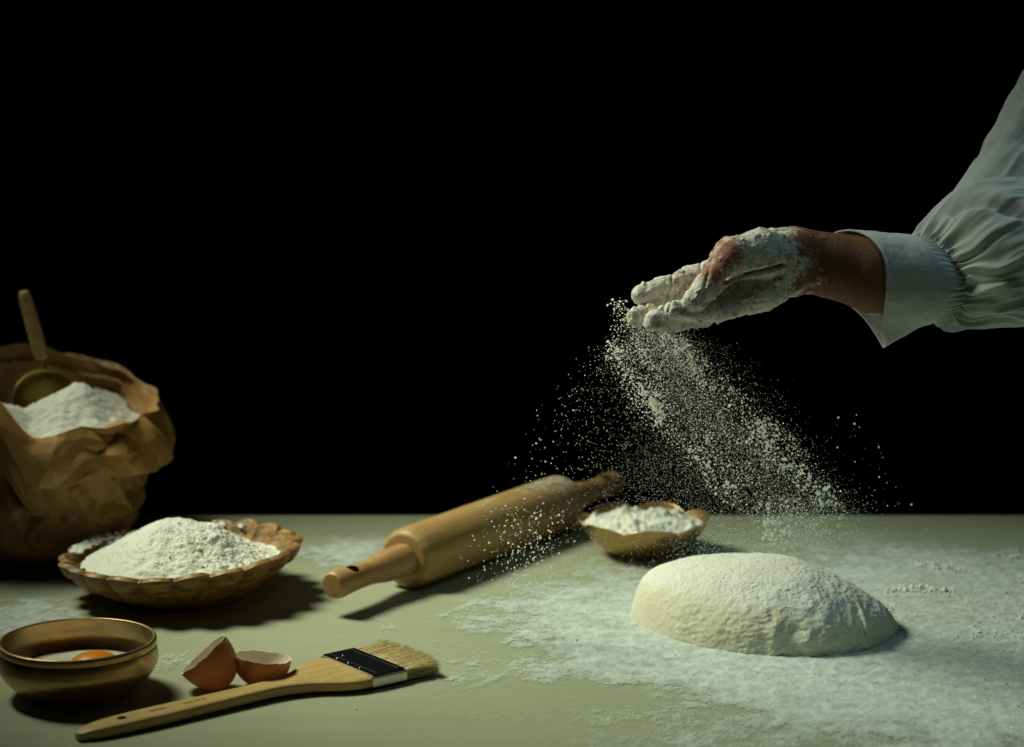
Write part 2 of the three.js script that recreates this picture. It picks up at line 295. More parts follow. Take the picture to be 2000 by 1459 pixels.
// ---------------------------------------------------------------- brass bowl with the egg
{
  const t = thing('brass_bowl', [-0.333, 0, -1.594], 0.4, 'round brushed brass bowl with banded rim holding a raw egg', 'bowl');
  const outer = smoothPts([[0, 0.0005], [0.030, 0.0005], [0.040, 0.003], [0.052, 0.011], [0.0600, 0.023], [0.0606, 0.031], [0.0596, 0.0365]], 40);
  const inner = smoothPts([[0.0570, 0.0428], [0.0580, 0.034], [0.0575, 0.025], [0.051, 0.013], [0.039, 0.006], [0, 0.004]], 36);
  const band = [[0.0588, 0.0370], [0.0590, 0.0375], [0.0600, 0.0379], [0.0601, 0.0414], [0.0596, 0.0430], [0.0585, 0.0434], [0.0573, 0.0432]];
  mesh('bowl_body', lathe([...outer, ...band, ...inner], 128), brass(3, [0.46, 0.335, 0.165]), t);
  const e = thing('raw_egg', [-0.333, 0.0180, -1.594], 0, 'raw egg with orange yolk lying in the brass bowl', 'egg');
  const wg = surf(96, 24, (u, v) => { const a = u * TAU, r = 0.0535 * v; return [r * Math.cos(a), 0.002 + 0.0025 * (1 - v) * (1 - v) - 0.0012 * ss(0.85, 1, v) + 0.0004 * n3(r * 60 * Math.cos(a), r * 60 * Math.sin(a), 3), r * Math.sin(a)]; }, { closeU: true, flip: true });
  mesh('egg_white', wg, phy({ color: lin(0.86, 0.86, 0.68), roughness: 0.2, clearcoat: 0.6, clearcoatRoughness: 0.08 }), e);
  const yg = new THREE.SphereGeometry(0.0195, 48, 24); yg.scale(1, 0.52, 1); yg.translate(0.012, 0.0030, -0.004);
  mesh('yolk', yg, phy({ color: lin(0.78, 0.24, 0.008), roughness: 0.32, clearcoat: 0.35, clearcoatRoughness: 0.15 }), e);
}

// ---------------------------------------------------------------- egg shells
function shell(name, pos, quat, R, len, cut, seed, label) {
  const t = thing(name, pos, 0, label, 'eggshell'); t.quaternion.copy(quat); t.userData.group = 'broken eggshell halves';
  // half egg opening along +y, pole at -len
  const edge = (a) => cut + 0.0008 * fbm(Math.cos(a) * 2.2, Math.sin(a) * 2.2, seed, 2) + 0.0007 * (hash(Math.floor(a * 2.6), seed, 1) - 0.5) + 0.0007 * n3(a * 6, seed, 2);
  const mk = (off) => surf(120, 40, (u, v) => { const a = u * TAU, y = lerp(-len + off, edge(a), Math.pow(v, 1.0)), q = (y + len - off) / (len - off); const yy = lerp(-len + off, edge(a), 1 - Math.cos(v * PI / 2)); const k = clamp((yy) / (-len + off)); const r = (R - off) * Math.sqrt(Math.max(0, 1 - Math.pow(Math.max(k, 0), 2.1))) * (yy > 0 ? 1 - 0.12 * (yy / R) ** 2 * 4 : 1); return [r * Math.cos(a), yy, r * Math.sin(a)]; }, { closeU: true, flip: true, uv: (u, v) => [u * 2, v] });
  const out = mk(0), inn = mk(0.0006);
  const map = ctex(256, 128, (u, v) => { const n = fbm(u * 20, v * 12, seed, 4), s = ss(0.45, 0.6, n3(u * 80, v * 50, seed)); return mix3([0.62 + 0.06 * n, 0.25 + 0.04 * n, 0.085 + 0.02 * n], [0.62, 0.37, 0.21], s * 0.4); });
  mesh('shell', out, phy({ map, roughness: 0.55, transmission: 0.3, thickness: 0 }), t);
  mesh('membrane', inn, phy({ color: lin(0.82, 0.76, 0.66), roughness: 0.6, transmission: 0.16, thickness: 0 }), t);
  const rim = surf(120, 1, (u, v) => { const a = u * TAU, y = edge(a), rr = (R - v * 0.0006) * (y > 0 ? 1 - 0.12 * (y / R) ** 2 * 4 : Math.sqrt(1 - Math.pow(Math.abs(y) / len, 2.1))); return [rr * Math.cos(a), y, rr * Math.sin(a)]; }, { closeU: true });
  mesh('broken_edge', rim, std({ color: lin(0.80, 0.70, 0.58), roughness: 0.8 }), t);
}
const tilt = (v) => new THREE.Quaternion().setFromUnitVectors(new THREE.Vector3(0, 1, 0), new THREE.Vector3(...v).normalize());
shell('eggshell', [-0.2385, 0.0278, -1.603], tilt([-0.65, 0.76, -0.02]), 0.0222, 0.0310, 0.0, 3, 'brown eggshell half tipped on its side with its opening turned up left');
shell('eggshell_001', [-0.1940, 0.0218, -1.614], tilt([0.10, 1, -0.09]), 0.0225, 0.0225, 0.0006, 7, 'brown eggshell half standing open upward beside the tipped half');

// ---------------------------------------------------------------- pastry brush
{
  const t = thing('pastry_brush', [-0.3125, 0, -1.4810], 38.5 * PI / 180, 'flat pastry brush with yellow wooden handle and black ferrule', 'brush');
  const W = [[0, 0.0030], [0.006, 0.0062], [0.016, 0.0092], [0.035, 0.0112], [0.07, 0.0118], [0.11, 0.0108], [0.145, 0.0100], [0.17, 0.0112], [0.192, 0.0185], [0.207, 0.0285], [0.219, 0.0345], [0.228, 0.0362], [0.238, 0.0358]];
  const T = [[0, 0.0026], [0.01, 0.0040], [0.04, 0.0047], [0.12, 0.0046], [0.19, 0.0050], [0.22, 0.0054], [0.238, 0.0052]];
  const Y = [[0, 0.0036], [0.02, 0.0050], [0.1, 0.0060], [0.17, 0.0066], [0.238, 0.0064]];
  const sup = (a, n) => { const c = Math.cos(a), s = Math.sin(a); return [Math.sign(c) * Math.pow(Math.abs(c), 2 / n), Math.sign(s) * Math.pow(Math.abs(s), 2 / n)]; };
  const NX = 110;
  const body = surf(56, NX + 2, (u, v) => {
    let k = Math.round(v * (NX + 2)); const cap = k === 0 || k === NX + 2; k = clamp(k - 1, 0, NX);
    const x = 0.238 * Math.pow(k / NX, 1.15), [c, s] = sup(u * TAU, 4.2), e = cap ? 0 : 1;
    return [x, poly(Y, x) + e * poly(T, x) * s, e * poly(W, x) * c];
  }, { closeU: true, uv: (u, v, p) => [p[0] * 6, p[2] * 9 + p[1] * 9] });
  const m = wood(11, [0.42, 0.27, 0.085], [0.64, 0.46, 0.19], { fx: 5, fy: 22, rough: 0.42, bump: 0.00012 });
  const ev = new Evaluator(); ev.useGroups = false; ev.attributes = ['position', 'normal', 'uv'];
  const A = new Brush(body, m), H = new THREE.CylinderGeometry(0.0036, 0.0036, 0.06, 28); const B = new Brush(H, m); B.position.set(0.0365, 0, 0); B.updateMatrixWorld(); A.updateMatrixWorld();
  const cut = ev.evaluate(A, B, SUBTRACTION);
  mesh('handle', cut.geometry, m, t);
  const fer = surf(56, 5, (u, v) => { const [c, s] = sup(u * TAU, 7), k = [0, 0, 1, 2, 3, 3][Math.round(v * 5)], x = [0.2335, 0.2345, 0.2650, 0.2660][k]; return [x, 0.0064 + s * (0.0054 + (k === 1 || k === 2 ? 0.0003 : 0)), c * (0.0364 + (k === 1 || k === 2 ? 0.0003 : 0))]; }, { closeU: true });
  mesh('ferrule', fer, std({ color: lin(0.62, 0.60, 0.52), metalness: 0.9, roughness: 0.36 }), t);
  const blackM = phy({ color: lin(0.006, 0.007, 0.009), roughness: 0.28, specularIntensity: 0.5 });
  for (const s of [1, -1]) { const b = new THREE.BoxGeometry(0.0300, 0.0006, 0.0695); b.translate(0.2495, 0.0064 + s * 0.00582, 0); tag(mesh('ferrule_panel', b, blackM, t), 'black lacquered panel of the ferrule'); }
  for (const x of [0.2395, 0.2595]) { const b = new THREE.CapsuleGeometry(0.0006, 0.066, 4, 10); b.rotateX(PI / 2); b.translate(x, 0.0126, 0); mesh('ferrule_ridge', b, blackM, t); }
  for (const [x, z] of [[0.2368, -0.018], [0.2368, -0.002], [0.2368, 0.014], [0.2450, -0.022]]) { const b = new THREE.SphereGeometry(0.0009, 12, 8); b.scale(1, 0.6, 1); b.translate(x, 0.0127, z); mesh('nail', b, std({ color: lin(0.75, 0.75, 0.72), metalness: 0.9, roughness: 0.25 }), t); }
  // bristles
  const r = rng(5), P = [], I = [], C = [], hair = 3600;
  for (let i = 0; i < hair; i++) {
    const z0 = lerp(-0.0345, 0.0345, r()), y0 = 0.0064 + 0.0050 * (2 * r() - 1), L = 0.0335 + 0.004 * r() - 0.004 * Math.pow(z0 / 0.035, 2) + 0.003 * n3(z0 * 160, y0 * 200, 2);
    const sz = z0 * 0.10 + 0.0075 * (r() - 0.5) + 0.0035 * n3(z0 * 120, y0 * 90, 4), dy = 0.0015 - 0.15 * (y0 - 0.0064) + 0.0050 * (r() - 0.5), w = 0.00014 + 0.00008 * r(), b0 = P.length / 3, cc = mix3([0.62, 0.47, 0.20], [0.86, 0.76, 0.46], r());
    for (let k = 0; k <= 5; k++) { const s = k / 5, ww = w * (1 - 0.55 * s), x = 0.2635 + L * s, y = Math.max(0.0005, y0 + dy * s * s + 0.001 * s * (1 - s)), z = z0 + sz * s * s; for (let q = 0; q < 3; q++) { const a = q * TAU / 3; P.push(x, y + ww * Math.cos(a), z + ww * Math.sin(a)); C.push(...cc); } }
    for (let k = 0; k < 5; k++) for (let q = 0; q < 3; q++) { const a = b0 + k * 3 + q, b = b0 + k * 3 + (q + 1) % 3; I.push(a, b, a + 3, b, b + 3, a + 3); }
  }
  const bg = new THREE.BufferGeometry(); bg.setAttribute('position', new THREE.Float32BufferAttribute(P, 3)); bg.setAttribute('color', new THREE.Float32BufferAttribute(C, 3)); bg.setIndex(I); bg.computeVertexNormals();
  tag(mesh('bristles', bg, std({ vertexColors: true, roughness: 0.55 }), t), null, null, null, 'stuff');
  // faded print on the handle
  const cv = document.createElement('canvas'); cv.width = 512; cv.height = 64; const cx = cv.getContext('2d'); cx.clearRect(0, 0, 512, 64); cx.fillStyle = 'rgba(20,16,8,0.85)'; cx.font = 'bold 52px sans-serif'; cx.fillText('MBBL.', 14, 50); cx.fillStyle = 'rgba(20,16,8,0.75)'; cx.font = 'bold 46px sans-serif'; cx.fillText('Mw-PPer', 292, 48);
  const ct = new THREE.CanvasTexture(cv); ct.colorSpace = THREE.SRGBColorSpace;
  const pg = new THREE.PlaneGeometry(0.052, 0.0075); pg.rotateX(-PI / 2); const pl = mesh('printed_mark', pg, std({ map: ct, transparent: true, roughness: 0.6 }), t); pl.position.set(0.0835, 0.01068, 0.0005); pl.rotation.z = 0.0115; pl.castShadow = false;
}

// ---------------------------------------------------------------- rolling pin
{
  const A = new THREE.Vector3(-0.0985, 0.0283, -1.897), dir = new THREE.Vector3(0.153, 0, -0.245).normalize(), L = 0.284, R = 0.0283;
  const t = thing('rolling_pin', [A.x + dir.x * L / 2, 0, A.z + dir.z * L / 2], Math.atan2(-dir.z, dir.x), 'wooden rolling pin with reddish handles lying at an angle', 'rolling pin');
  const prof = [[0, -L / 2], [0.012, -L / 2], [0.0215, -L / 2 + 0.0001], [0.0236, -L / 2 + 0.0010], [0.0256, -L / 2 + 0.0028], [0.0269, -L / 2 + 0.0055], [0.0278, -L / 2 + 0.0085], [R, -L / 2 + 0.0135]];
  const full = [...prof]; for (let i = 1; i < 40; i++) full.push([R, lerp(-L / 2 + 0.0135, L / 2 - 0.0135, i / 40)]); for (const p of [...prof].reverse()) full.push([p[0], -p[1]]);
  const along = (pts, n, uvf) => surf(n, pts.length - 1, (u, v) => { const p = pts[Math.round(v * (pts.length - 1))], a = u * TAU; return [p[1], R + p[0] * Math.cos(a), p[0] * Math.sin(a)]; }, { closeU: true, uv: uvf });
  const bw = wood(17, [0.30, 0.170, 0.052], [0.56, 0.385, 0.16], { fx: 1.6, fy: 18, rough: 0.5, bump: 0.0002, extra: (u, v, c) => {
    const topside = Math.exp(-Math.pow(Math.min(v, 1 - v) / 0.16, 2)), far = ss(0.60, 0.95, u);
    const d = topside * (far * ss(0.0, 0.35, 0.25 + fbm(u * 26, v * 26, 51, 4)) + 0.75 * ss(0.18, 0.4, fbm(u * 14, v * 18, 52, 4)) * ss(0.25, 0.5, u));
    return mix3(c, [0.72, 0.72, 0.64], clamp(d) * 0.7); } });
  const bg = along(full, 96, (u, v, p) => [clamp((p[0] + L / 2) / L, 0.002, 0.998), u]);
  { // end faces take a cross-grain look
    const p = bg.attributes.position, uv = bg.attributes.uv; for (let i = 0; i < p.count; i++) { const x = p.getX(i), rr = Math.hypot(p.getY(i) - R, p.getZ(i)); if (rr < 0.0208 && Math.abs(x) > L / 2 - 0.002) uv.setXY(i, 0.06 + p.getZ(i) * 3, 0.30 + (p.getY(i) - R) * 9); }
  }
  mesh('barrel', bg, bw, t);
  const hw = wood(23, [0.32, 0.160, 0.062], [0.58, 0.345, 0.155], { fx: 3, fy: 10, rough: 0.5, bump: 0.00012 });
  const hp = smoothPts([[0.0150, 0], [0.0152, 0.006], [0.0148, 0.020], [0.0138, 0.032], [0.0122, 0.043], [0.0112, 0.056], [0.0112, 0.074], [0.0122, 0.091], [0.0126, 0.099], [0.0119, 0.1055], [0.0100, 0.1082]], 60);
  const ev = new Evaluator(); ev.useGroups = false; ev.attributes = ['position', 'normal', 'uv'];
  for (const s of [-1, 1]) {
    const pts = [[0, -0.002], ...hp, [0.006, 0.1084], [0, 0.1084]].map((p) => [p[0], s * (L / 2 + p[1])]);
    const g = surf(56, pts.length - 1, (u, v) => { const p = pts[Math.round(v * (pts.length - 1))], a = u * TAU * -s; return [p[1], R + p[0] * Math.cos(a), p[0] * Math.sin(a)]; }, { closeU: true, uv: (u, v, p) => [p[0] * 5, u] });
    g.computeVertexNormals();
    const a = new Brush(g, hw), b = new Brush(new THREE.CylinderGeometry(0.0060, 0.0060, 0.06, 32), hw); b.position.set(s * (L / 2 + 0.082), R, 0); b.rotation.x = 0.28; a.updateMatrixWorld(); b.updateMatrixWorld();
    mesh('handle', ev.evaluate(a, b, SUBTRACTION).geometry, hw, t);
  }
}

// ---------------------------------------------------------------- small brass bowl at the back
{
  const t = thing('lobed_brass_bowl', [0.127, 0, -2.030], 0.3, 'small lobed brass bowl of flour behind the dough near table edge', 'bowl');
  const outer = smoothPts([[0, 0.0005], [0.024, 0.0005], [0.036, 0.006], [0.050, 0.018], [0.0595, 0.0305], [0.0630, 0.0385]], 30), inner = smoothPts([[0.0618, 0.0390], [0.0585, 0.0305], [0.049, 0.0185], [0.035, 0.007], [0, 0.0025]], 28);
  const pts = [...outer, [0.0628, 0.0394], ...inner];
  const lob = (a) => Math.pow(Math.abs(Math.cos(a * 3.5)), 0.7);
  const g = surf(240, pts.length - 1, (u, v) => { const p = pts[Math.round(v * (pts.length - 1))], a = u * TAU, e = ss(0.004, 0.04, p[1]), r = p[0] * (1 + e * 0.10 * (lob(a) - 0.7)); return [r * Math.cos(a), p[1] * 0.9 + e * e * 0.007 * (lob(a) - 0.55), r * Math.sin(a)]; }, { closeU: true, flip: true });
  const bm = brass(9, [0.50, 0.33, 0.13]); mesh('bowl_body', g, bm, t);
  const fl = surf(160, 70, (u, v) => { const a = u * TAU, r = v * 0.0575 * (1 + 0.08 * (lob(a) - 0.7)), x = r * Math.cos(a), z = r * Math.sin(a); return [x, 0.0300 + 0.009 * (1 - v * v) + 0.016 * fbm(x * 50, z * 50, 3, 3) * ss(0, 0.2, 1 - v) + 0.004 * (billow(x * 120, z * 120, 2, 2) - 0.2) * ss(0, 0.15, 1 - v), z]; }, { closeU: true, flip: true, uv: (u, v, p) => [p[0] * 12, p[2] * 12] });
  const fo = mesh('flour_fill', fl, M.flour); fo.position.set(0.127, 0, -2.030); fo.rotation.y = 0.3; tag(fo, 'clumpy white flour filling the small lobed brass bowl', 'flour');
}

// ---------------------------------------------------------------- paper bag of flour with scoop
const bag = { x: -0.478, z: -2.062 };
{
  const facet = (u, v, per, k) => { // creased paper: heights on a jittered triangle net, straight between
    const i = Math.floor(u), j = Math.floor(v), f = u - i, h = v - j, w = (a) => ((a % per) + per) % per;
    const a = hash(w(i), j, k), b = hash(w(i + 1), j, k), c = hash(w(i), j + 1, k), d = hash(w(i + 1), j + 1, k);
    return hash(w(i), j, k + 9) > 0.5 ? (f + h < 1 ? a + (b - a) * f + (c - a) * h : d + (c - d) * (1 - f) + (b - d) * (1 - h)) : (f > h ? a + (b - a) * f + (d - b) * h : a + (c - a) * h + (d - c) * f);
  };
  const cr = (a, v, k) => { // a angle, v metres along the paper: three sizes of crease
    const u = a / TAU, b = Math.sin(a + k);
    return [facet(u * 14 + v / 0.062 * 0.45, v / 0.060 + b * 0.5, 14, k) - 0.5, facet(u * 31 - v / 0.03 * 0.6, v / 0.032 + b * 1.2, 31, k + 3) - 0.5, facet(u * 70 + v / 0.013 * 0.4, v / 0.014 - b * 2, 70, k + 5) - 0.5];
  };
  const seR = (a, n) => Math.pow(Math.pow(Math.abs(Math.cos(a)), n) + Math.pow(Math.abs(Math.sin(a)), n), -1 / n);
  // a = 0 is right (+x), a = pi/2 towards the camera (+z)
  const rimH = (a) => 0.010 * (facet(a / TAU * 17, 0.5, 17, 61) - 0.5) + 0.158 + 0.016 * Math.max(0, -Math.sin(a)) - 0.007 * Math.max(0, Math.sin(a)) - 0.022 * Math.cos(a) + 0.004 * n3(Math.cos(a) * 2.5, Math.sin(a) * 2.5, 3) - 0.010 * Math.exp(-(((a - 1.25) / 0.18) ** 2)) + 0.026 * ss(1.24, 1.62, a) * ss(3.6, 2.6, a);
  const drop = (a) => 0.039 + 0.010 * n3(Math.cos(a) * 1.7, Math.sin(a) * 1.7, 8) + 0.006 * Math.cos(a);
  const jag = (a) => 0.005 * n3(Math.cos(a) * 6, Math.sin(a) * 6, 2) + 0.003 * (facet(a / TAU * 26, 0.5, 26, 71) - 0.5);
  const rimR = 0.128, bodyR = 0.100;
  const prof = (a, v) => { // v: 0 base .. body .. under the fold .. fold outer .. rim .. inside
    const H = rimH(a), D = drop(a), e = seR(a, 2.7), q = seR(a, 2.3); let r, y, amp;
    if (v < 0.5) { const s = v / 0.5; y = lerp(0.001, H - 0.012, s); r = e * (bodyR * (0.86 + 0.10 * ss(0, 0.2, s) + 0.06 * s + 0.02 * Math.sin(s * 5))); r = lerp(r, q * (rimR - 0.013), ss(0.62, 1, s)); amp = 0.013 * ss(0, 0.10, s) * (0.5 + 0.8 * Math.sin(PI * clamp(s * 0.9))); }
    else if (v < 0.56) { const s = (v - 0.5) / 0.06; y = lerp(H - 0.012, H - D - jag(a), s); r = q * lerp(rimR - 0.013, rimR + 0.014, Math.sqrt(s)); amp = 0.008; }
    else if (v < 0.70) { const s = (v - 0.56) / 0.14; y = lerp(H - D - jag(a), H - 0.001, s); r = q * (rimR + 0.0148 - 0.0165 * s + 0.004 * Math.sin(PI * s)); amp = 0.008; }
    else if (v < 0.74) { const s = (v - 0.70) / 0.04; y = H - 0.001 + 0.0012 * Math.sin(PI * s); r = q * lerp(rimR - 0.0017, rimR - 0.0035, s); amp = 0.008; }
    else { const s = (v - 0.74) / 0.26; y = lerp(H - 0.001, H - 0.075, s); r = q * (rimR - 0.0035 - 0.014 * s); amp = 0.008; }
    return [r, y, amp];
  };
  const g = surf(700, 380, (u, v) => {
    const a = u * TAU; let [r, y, amp] = prof(a, v); const k = v < 0.53 ? 1 : v < 0.56 ? 40 : v < 0.72 ? 40 : 80, m = v < 0.5 ? v / 0.5 * 0.15 : v < 0.74 ? (v - 0.5) / 0.24 * 0.09 : (v - 0.74) / 0.26 * 0.08;
    const c = cr(a, m, k), e = cr(a, m + 0.5, k + 20), g0 = v < 0.53 ? 1 : 0.8;
    r += amp * (2.5 * c[0] + 1.35 * c[1] + 0.40 * c[2]) * g0; y += amp * (0.8 * e[0] + 0.6 * e[1] + 0.2 * e[2]) * ss(0.2, 0.45, v);
    if (v < 0.5) { const s = v / 0.5; r -= 0.010 * Math.exp(-(((s - 0.62 - 0.22 * Math.sin(a * 2 + 0.4)) / 0.10) ** 2)) - 0.006 * Math.exp(-(((s - 0.30 - 0.2 * Math.sin(a * 3 + 1)) / 0.12) ** 2)); }
    y = Math.max(0.0008, y);
    return [r * Math.cos(a), y, r * Math.sin(a)];
  }, { closeU: true, flip: true, uv: (u, v) => [u * 3, v * 2] });
  const map = ctex(512, 512, (u, v) => { const n = fbm(u * 12, v * 12, 3, 4), f = fbm(u * 8, v * 150, 5, 2), k = 1 + 0.10 * n + 0.06 * f; return [0.40 * k, 0.225 * k, 0.072 * k]; });
  const t = thing('paper_bag', [bag.x, 0, bag.z], 0, 'crumpled brown paper bag with rolled down rim full of flour', 'bag');
  mesh('bag_body', g, std({ map, roughness: 0.5, bumpMap: flourBump, bumpScale: 0.0002 }), t);
  // flour inside
  const fl = surf(220, 120, (u, v) => { const a = u * TAU, q = seR(a, 2.3), r = v * q * (rimR - 0.012), x = r * Math.cos(a), z = r * Math.sin(a);
    let h = rimH(a) - 0.014; h = lerp(0.143, h, v * v) + 0.026 * Math.exp(-(((x - 0.062) / 0.026) ** 2 + ((z - 0.012) / 0.04) ** 2)) + 0.010 * Math.exp(-(((x - 0.02) / 0.03) ** 2 + ((z - 0.05) / 0.04) ** 2)) - 0.012 * v * v * ss(0, -0.8, Math.sin(a));
    h -= 0.026 * ss(0.035, -0.015, x) * ss(0.06, 0.02, z); h += 0.005 * fbm(x * 40, z * 40, 2, 3) + 0.005 * (billow(x * 90, z * 90, 5, 3) - 0.2);
    return [x, h, z]; }, { closeU: true, flip: true, uv: (u, v, p) => [p[0] * 12, p[2] * 12] });
  const fo = mesh('bag_flour', fl, M.flour); fo.position.set(bag.x, 0, bag.z); tag(fo, 'loose white flour filling the open brown paper bag', 'flour');
  // scoop
  const s = thing('flour_scoop', [-0.4555, 0.150, -2.068], 0, 'brass scoop with wooden handle standing in the flour of the paper bag', 'scoop');
  const sb = brass(14, [0.32, 0.23, 0.06]);
  const bowl = lathe([...smoothPts([[0, -0.030], [0.014, -0.027], [0.026, -0.014], [0.031, 0.002]], 20), [0.0318, 0.003], [0.0308, 0.003], ...smoothPts([[0.0300, 0.002], [0.025, -0.0135], [0.0135, -0.026], [0, -0.029]], 20)], 64);
  const bo = mesh('scoop_bowl', bowl, sb, s); bo.rotation.set(0.95, 0, -0.1); bo.position.set(0.0, -0.004, 0);
  const rod = new THREE.CatmullRomCurve3([[0.000, 0.014, -0.018], [-0.004, 0.024, -0.022], [-0.007, 0.034, -0.022]].map((p) => new THREE.Vector3(...p)));
  mesh('rod', new THREE.TubeGeometry(rod, 16, 0.0017, 8), sb, s);
  const hp2 = smoothPts([[0, 0], [0.0055, 0.0008], [0.0068, 0.006], [0.0072, 0.028], [0.0066, 0.055], [0.0056, 0.066], [0.0035, 0.0695], [0, 0.070]], 30);
  const hg2 = lathe(hp2, 28); hg2.scale(1, 1, 0.8);
  const sw = wood(31, [0.30, 0.19, 0.08], [0.50, 0.36, 0.17], { fx: 10, fy: 4, rough: 0.6 }), ev = new Evaluator(); ev.useGroups = false; ev.attributes = ['position', 'normal', 'uv'];
  const ha = new Brush(hg2, sw), hb = new Brush(new THREE.CylinderGeometry(0.0016, 0.0016, 0.04, 16), sw); hb.position.set(0.001, 0.061, 0); hb.rotation.x = PI / 2; ha.updateMatrixWorld(); hb.updateMatrixWorld();
  const ho = mesh('handle', ev.evaluate(ha, hb, SUBTRACTION).geometry, sw, s); ho.position.set(-0.0065, 0.032, -0.022); ho.rotation.z = 0.235;
}

// ---------------------------------------------------------------- the person's arm
{
  const t = thing('person', [0.30, 0.20, -1.75], 0, 'person in a white shirt reaching in from the right with floured hand', 'person');
  const O = [0.30, 0.20, -1.75];
  const capsule = (c, x, y, z) => { // tapered capsule
    const dx = c[4] - c[0], dy = c[5] - c[1], dz = c[6] - c[2], L = dx * dx + dy * dy + dz * dz, px = x - c[0], py = y - c[1], pz = z - c[2], s = clamp((px * dx + py * dy + pz * dz) / L);
    return Math.hypot(px - dx * s, py - dy * s, pz - dz * s) - lerp(c[3], c[7], s);
  };
  const smin = (a, b, k) => { const h = Math.max(k - Math.abs(a - b), 0) / k; return Math.min(a, b) - h * h * k * 0.25; };
  const chain = (pts) => { const o = []; for (let i = 0; i + 1 < pts.length; i++) o.push([...pts[i], ...pts[i + 1]]); return o; };
  const H = (dx, dy, z, r) => [dx, dy, z, r];
  // joints in metres: x right, y up, z towards the camera, radius
  const forearm = chain([H(0.420, 0.3000, -1.752, 0.0270), H(0.330, 0.3030, -1.752, 0.0275), H(0.296, 0.3060, -1.752, 0.0296), H(0.262, 0.3125, -1.751, 0.0240), H(0.236, 0.3175, -1.750, 0.0225), H(0.212, 0.3160, -1.750, 0.0235)]);
  const palm = [
    ...chain([H(0.222, 0.3090, -1.738, 0.0195), H(0.200, 0.2975, -1.724, 0.0170), H(0.184, 0.2920, -1.719, 0.0140)]),
    ...chain([H(0.216, 0.3160, -1.758, 0.020), H(0.180, 0.3105, -1.773, 0.0125)]),
    ...chain([H(0.214, 0.3120, -1.760, 0.018), H(0.177, 0.3020, -1.770, 0.0120)]),
    ...chain([H(0.212, 0.3080, -1.750, 0.018), H(0.180, 0.2945, -1.752, 0.0115)]),
    ...chain([H(0.180, 0.3050, -1.722, 0.0090), H(0.160, 0.2970, -1.716, 0.0080)]),
    ...chain([H(0.225, 0.3225, -1.755, 0.0155), H(0.196, 0.3215, -1.762, 0.0155)])];
  const fingers = {
    index: chain([H(0.182, 0.3105, -1.770, 0.0122), H(0.148, 0.3015, -1.755, 0.0100), H(0.124, 0.2945, -1.745, 0.0092), H(0.1055, 0.2905, -1.738, 0.0082)]),
    middle: chain([H(0.178, 0.3015, -1.768, 0.0115), H(0.143, 0.2850, -1.752, 0.0102), H(0.118, 0.2765, -1.738, 0.0088), H(0.1005, 0.2735, -1.728, 0.0079)]),
    ring: chain([H(0.180, 0.2940, -1.752, 0.0112), H(0.154, 0.2760, -1.730, 0.0102), H(0.133, 0.2730, -1.717, 0.0091), H(0.1145, 0.2732, -1.708, 0.0085)]),
    little: chain([H(0.190, 0.2915, -1.718, 0.0135), H(0.165, 0.2835, -1.704, 0.0100), H(0.147, 0.2828, -1.697, 0.0086), H(0.1290, 0.2840, -1.693, 0.0077)])
  };
  const thumb = chain([H(0.2280, 0.3200, -1.740, 0.0175), H(0.1990, 0.3255, -1.716, 0.0195), H(0.1760, 0.3235, -1.706, 0.0165), H(0.1605, 0.3085, -1.698, 0.0106), H(0.1545, 0.3025, -1.694, 0.0096), H(0.1440, 0.2925, -1.688, 0.0087)]);
  const group = (cs, x, y, z, k) => { let d = 1; for (const c of cs) d = smin(d, capsule(c, x, y, z), k); return d; };
  const F = Object.values(fingers);
  const base = (x, y, z) => {
    let d = smin(group(forearm, x, y, z, 0.012), group(palm, x, y, z, 0.010), 0.014);
    let f = 1; for (const c of F) f = smin(f, group(c, x, y, z, 0.004), 0.0005);
    d = smin(d, f, 0.0035);
    return smin(d, group(thumb, x, y, z, 0.005), 0.0022 + 0.012 * ss(0.205, 0.235, x));
  };
  const flourAt = (x, y, z) => {
    let m = ss(0.262, 0.205, x + 0.25 * (y - 0.305) + 0.02 * n3(x * 60, y * 60, z * 60));
    m *= 1 - 0.85 * Math.exp(-(((x - 0.170) / 0.012) ** 2 + ((y - 0.330) / 0.012) ** 2)); // bare knuckle of the thumb
    m *= 1 - 0.8 * Math.exp(-(((x - 0.158) / 0.011) ** 2 + ((y - 0.3135) / 0.010) ** 2 + ((z + 1.70) / 0.03) ** 2));
    m *= 1 - 0.6 * Math.exp(-(((x - 0.146) / 0.016) ** 2 + ((y - 0.296) / 0.010) ** 2 + ((z + 1.755) / 0.02) ** 2));
    return clamp(m);
  };
  const bits = [[0.1745, 0.3215, -1.698, 0.0035], [0.1770, 0.3245, -1.699, 0.003], [0.196, 0.3290, -1.704, 0.0038], [0.199, 0.3320, -1.706, 0.003], [0.162, 0.3140, -1.694, 0.003], [0.216, 0.3070, -1.7185, 0.0028], [0.212, 0.3040, -1.7065, 0.0025], [0.1065, 0.2995, -1.738, 0.0022], [0.1125, 0.2830, -1.722, 0.0042], [0.120, 0.2830, -1.712, 0.003], [0.158, 0.2870, -1.694, 0.0032], [0.151, 0.2800, -1.690, 0.003], [0.143, 0.2795, -1.690, 0.0024], [0.165, 0.2742, -1.704, 0.003], [0.170, 0.2950, -1.705, 0.003], [0.176, 0.2985, -1.710, 0.0035], [0.128, 0.2632, -1.712, 0.0024], [0.115, 0.2612, -1.709, 0.003], [0.206, 0.3395, -1.722, 0.0028], [0.222, 0.3360, -1.727, 0.0022]];
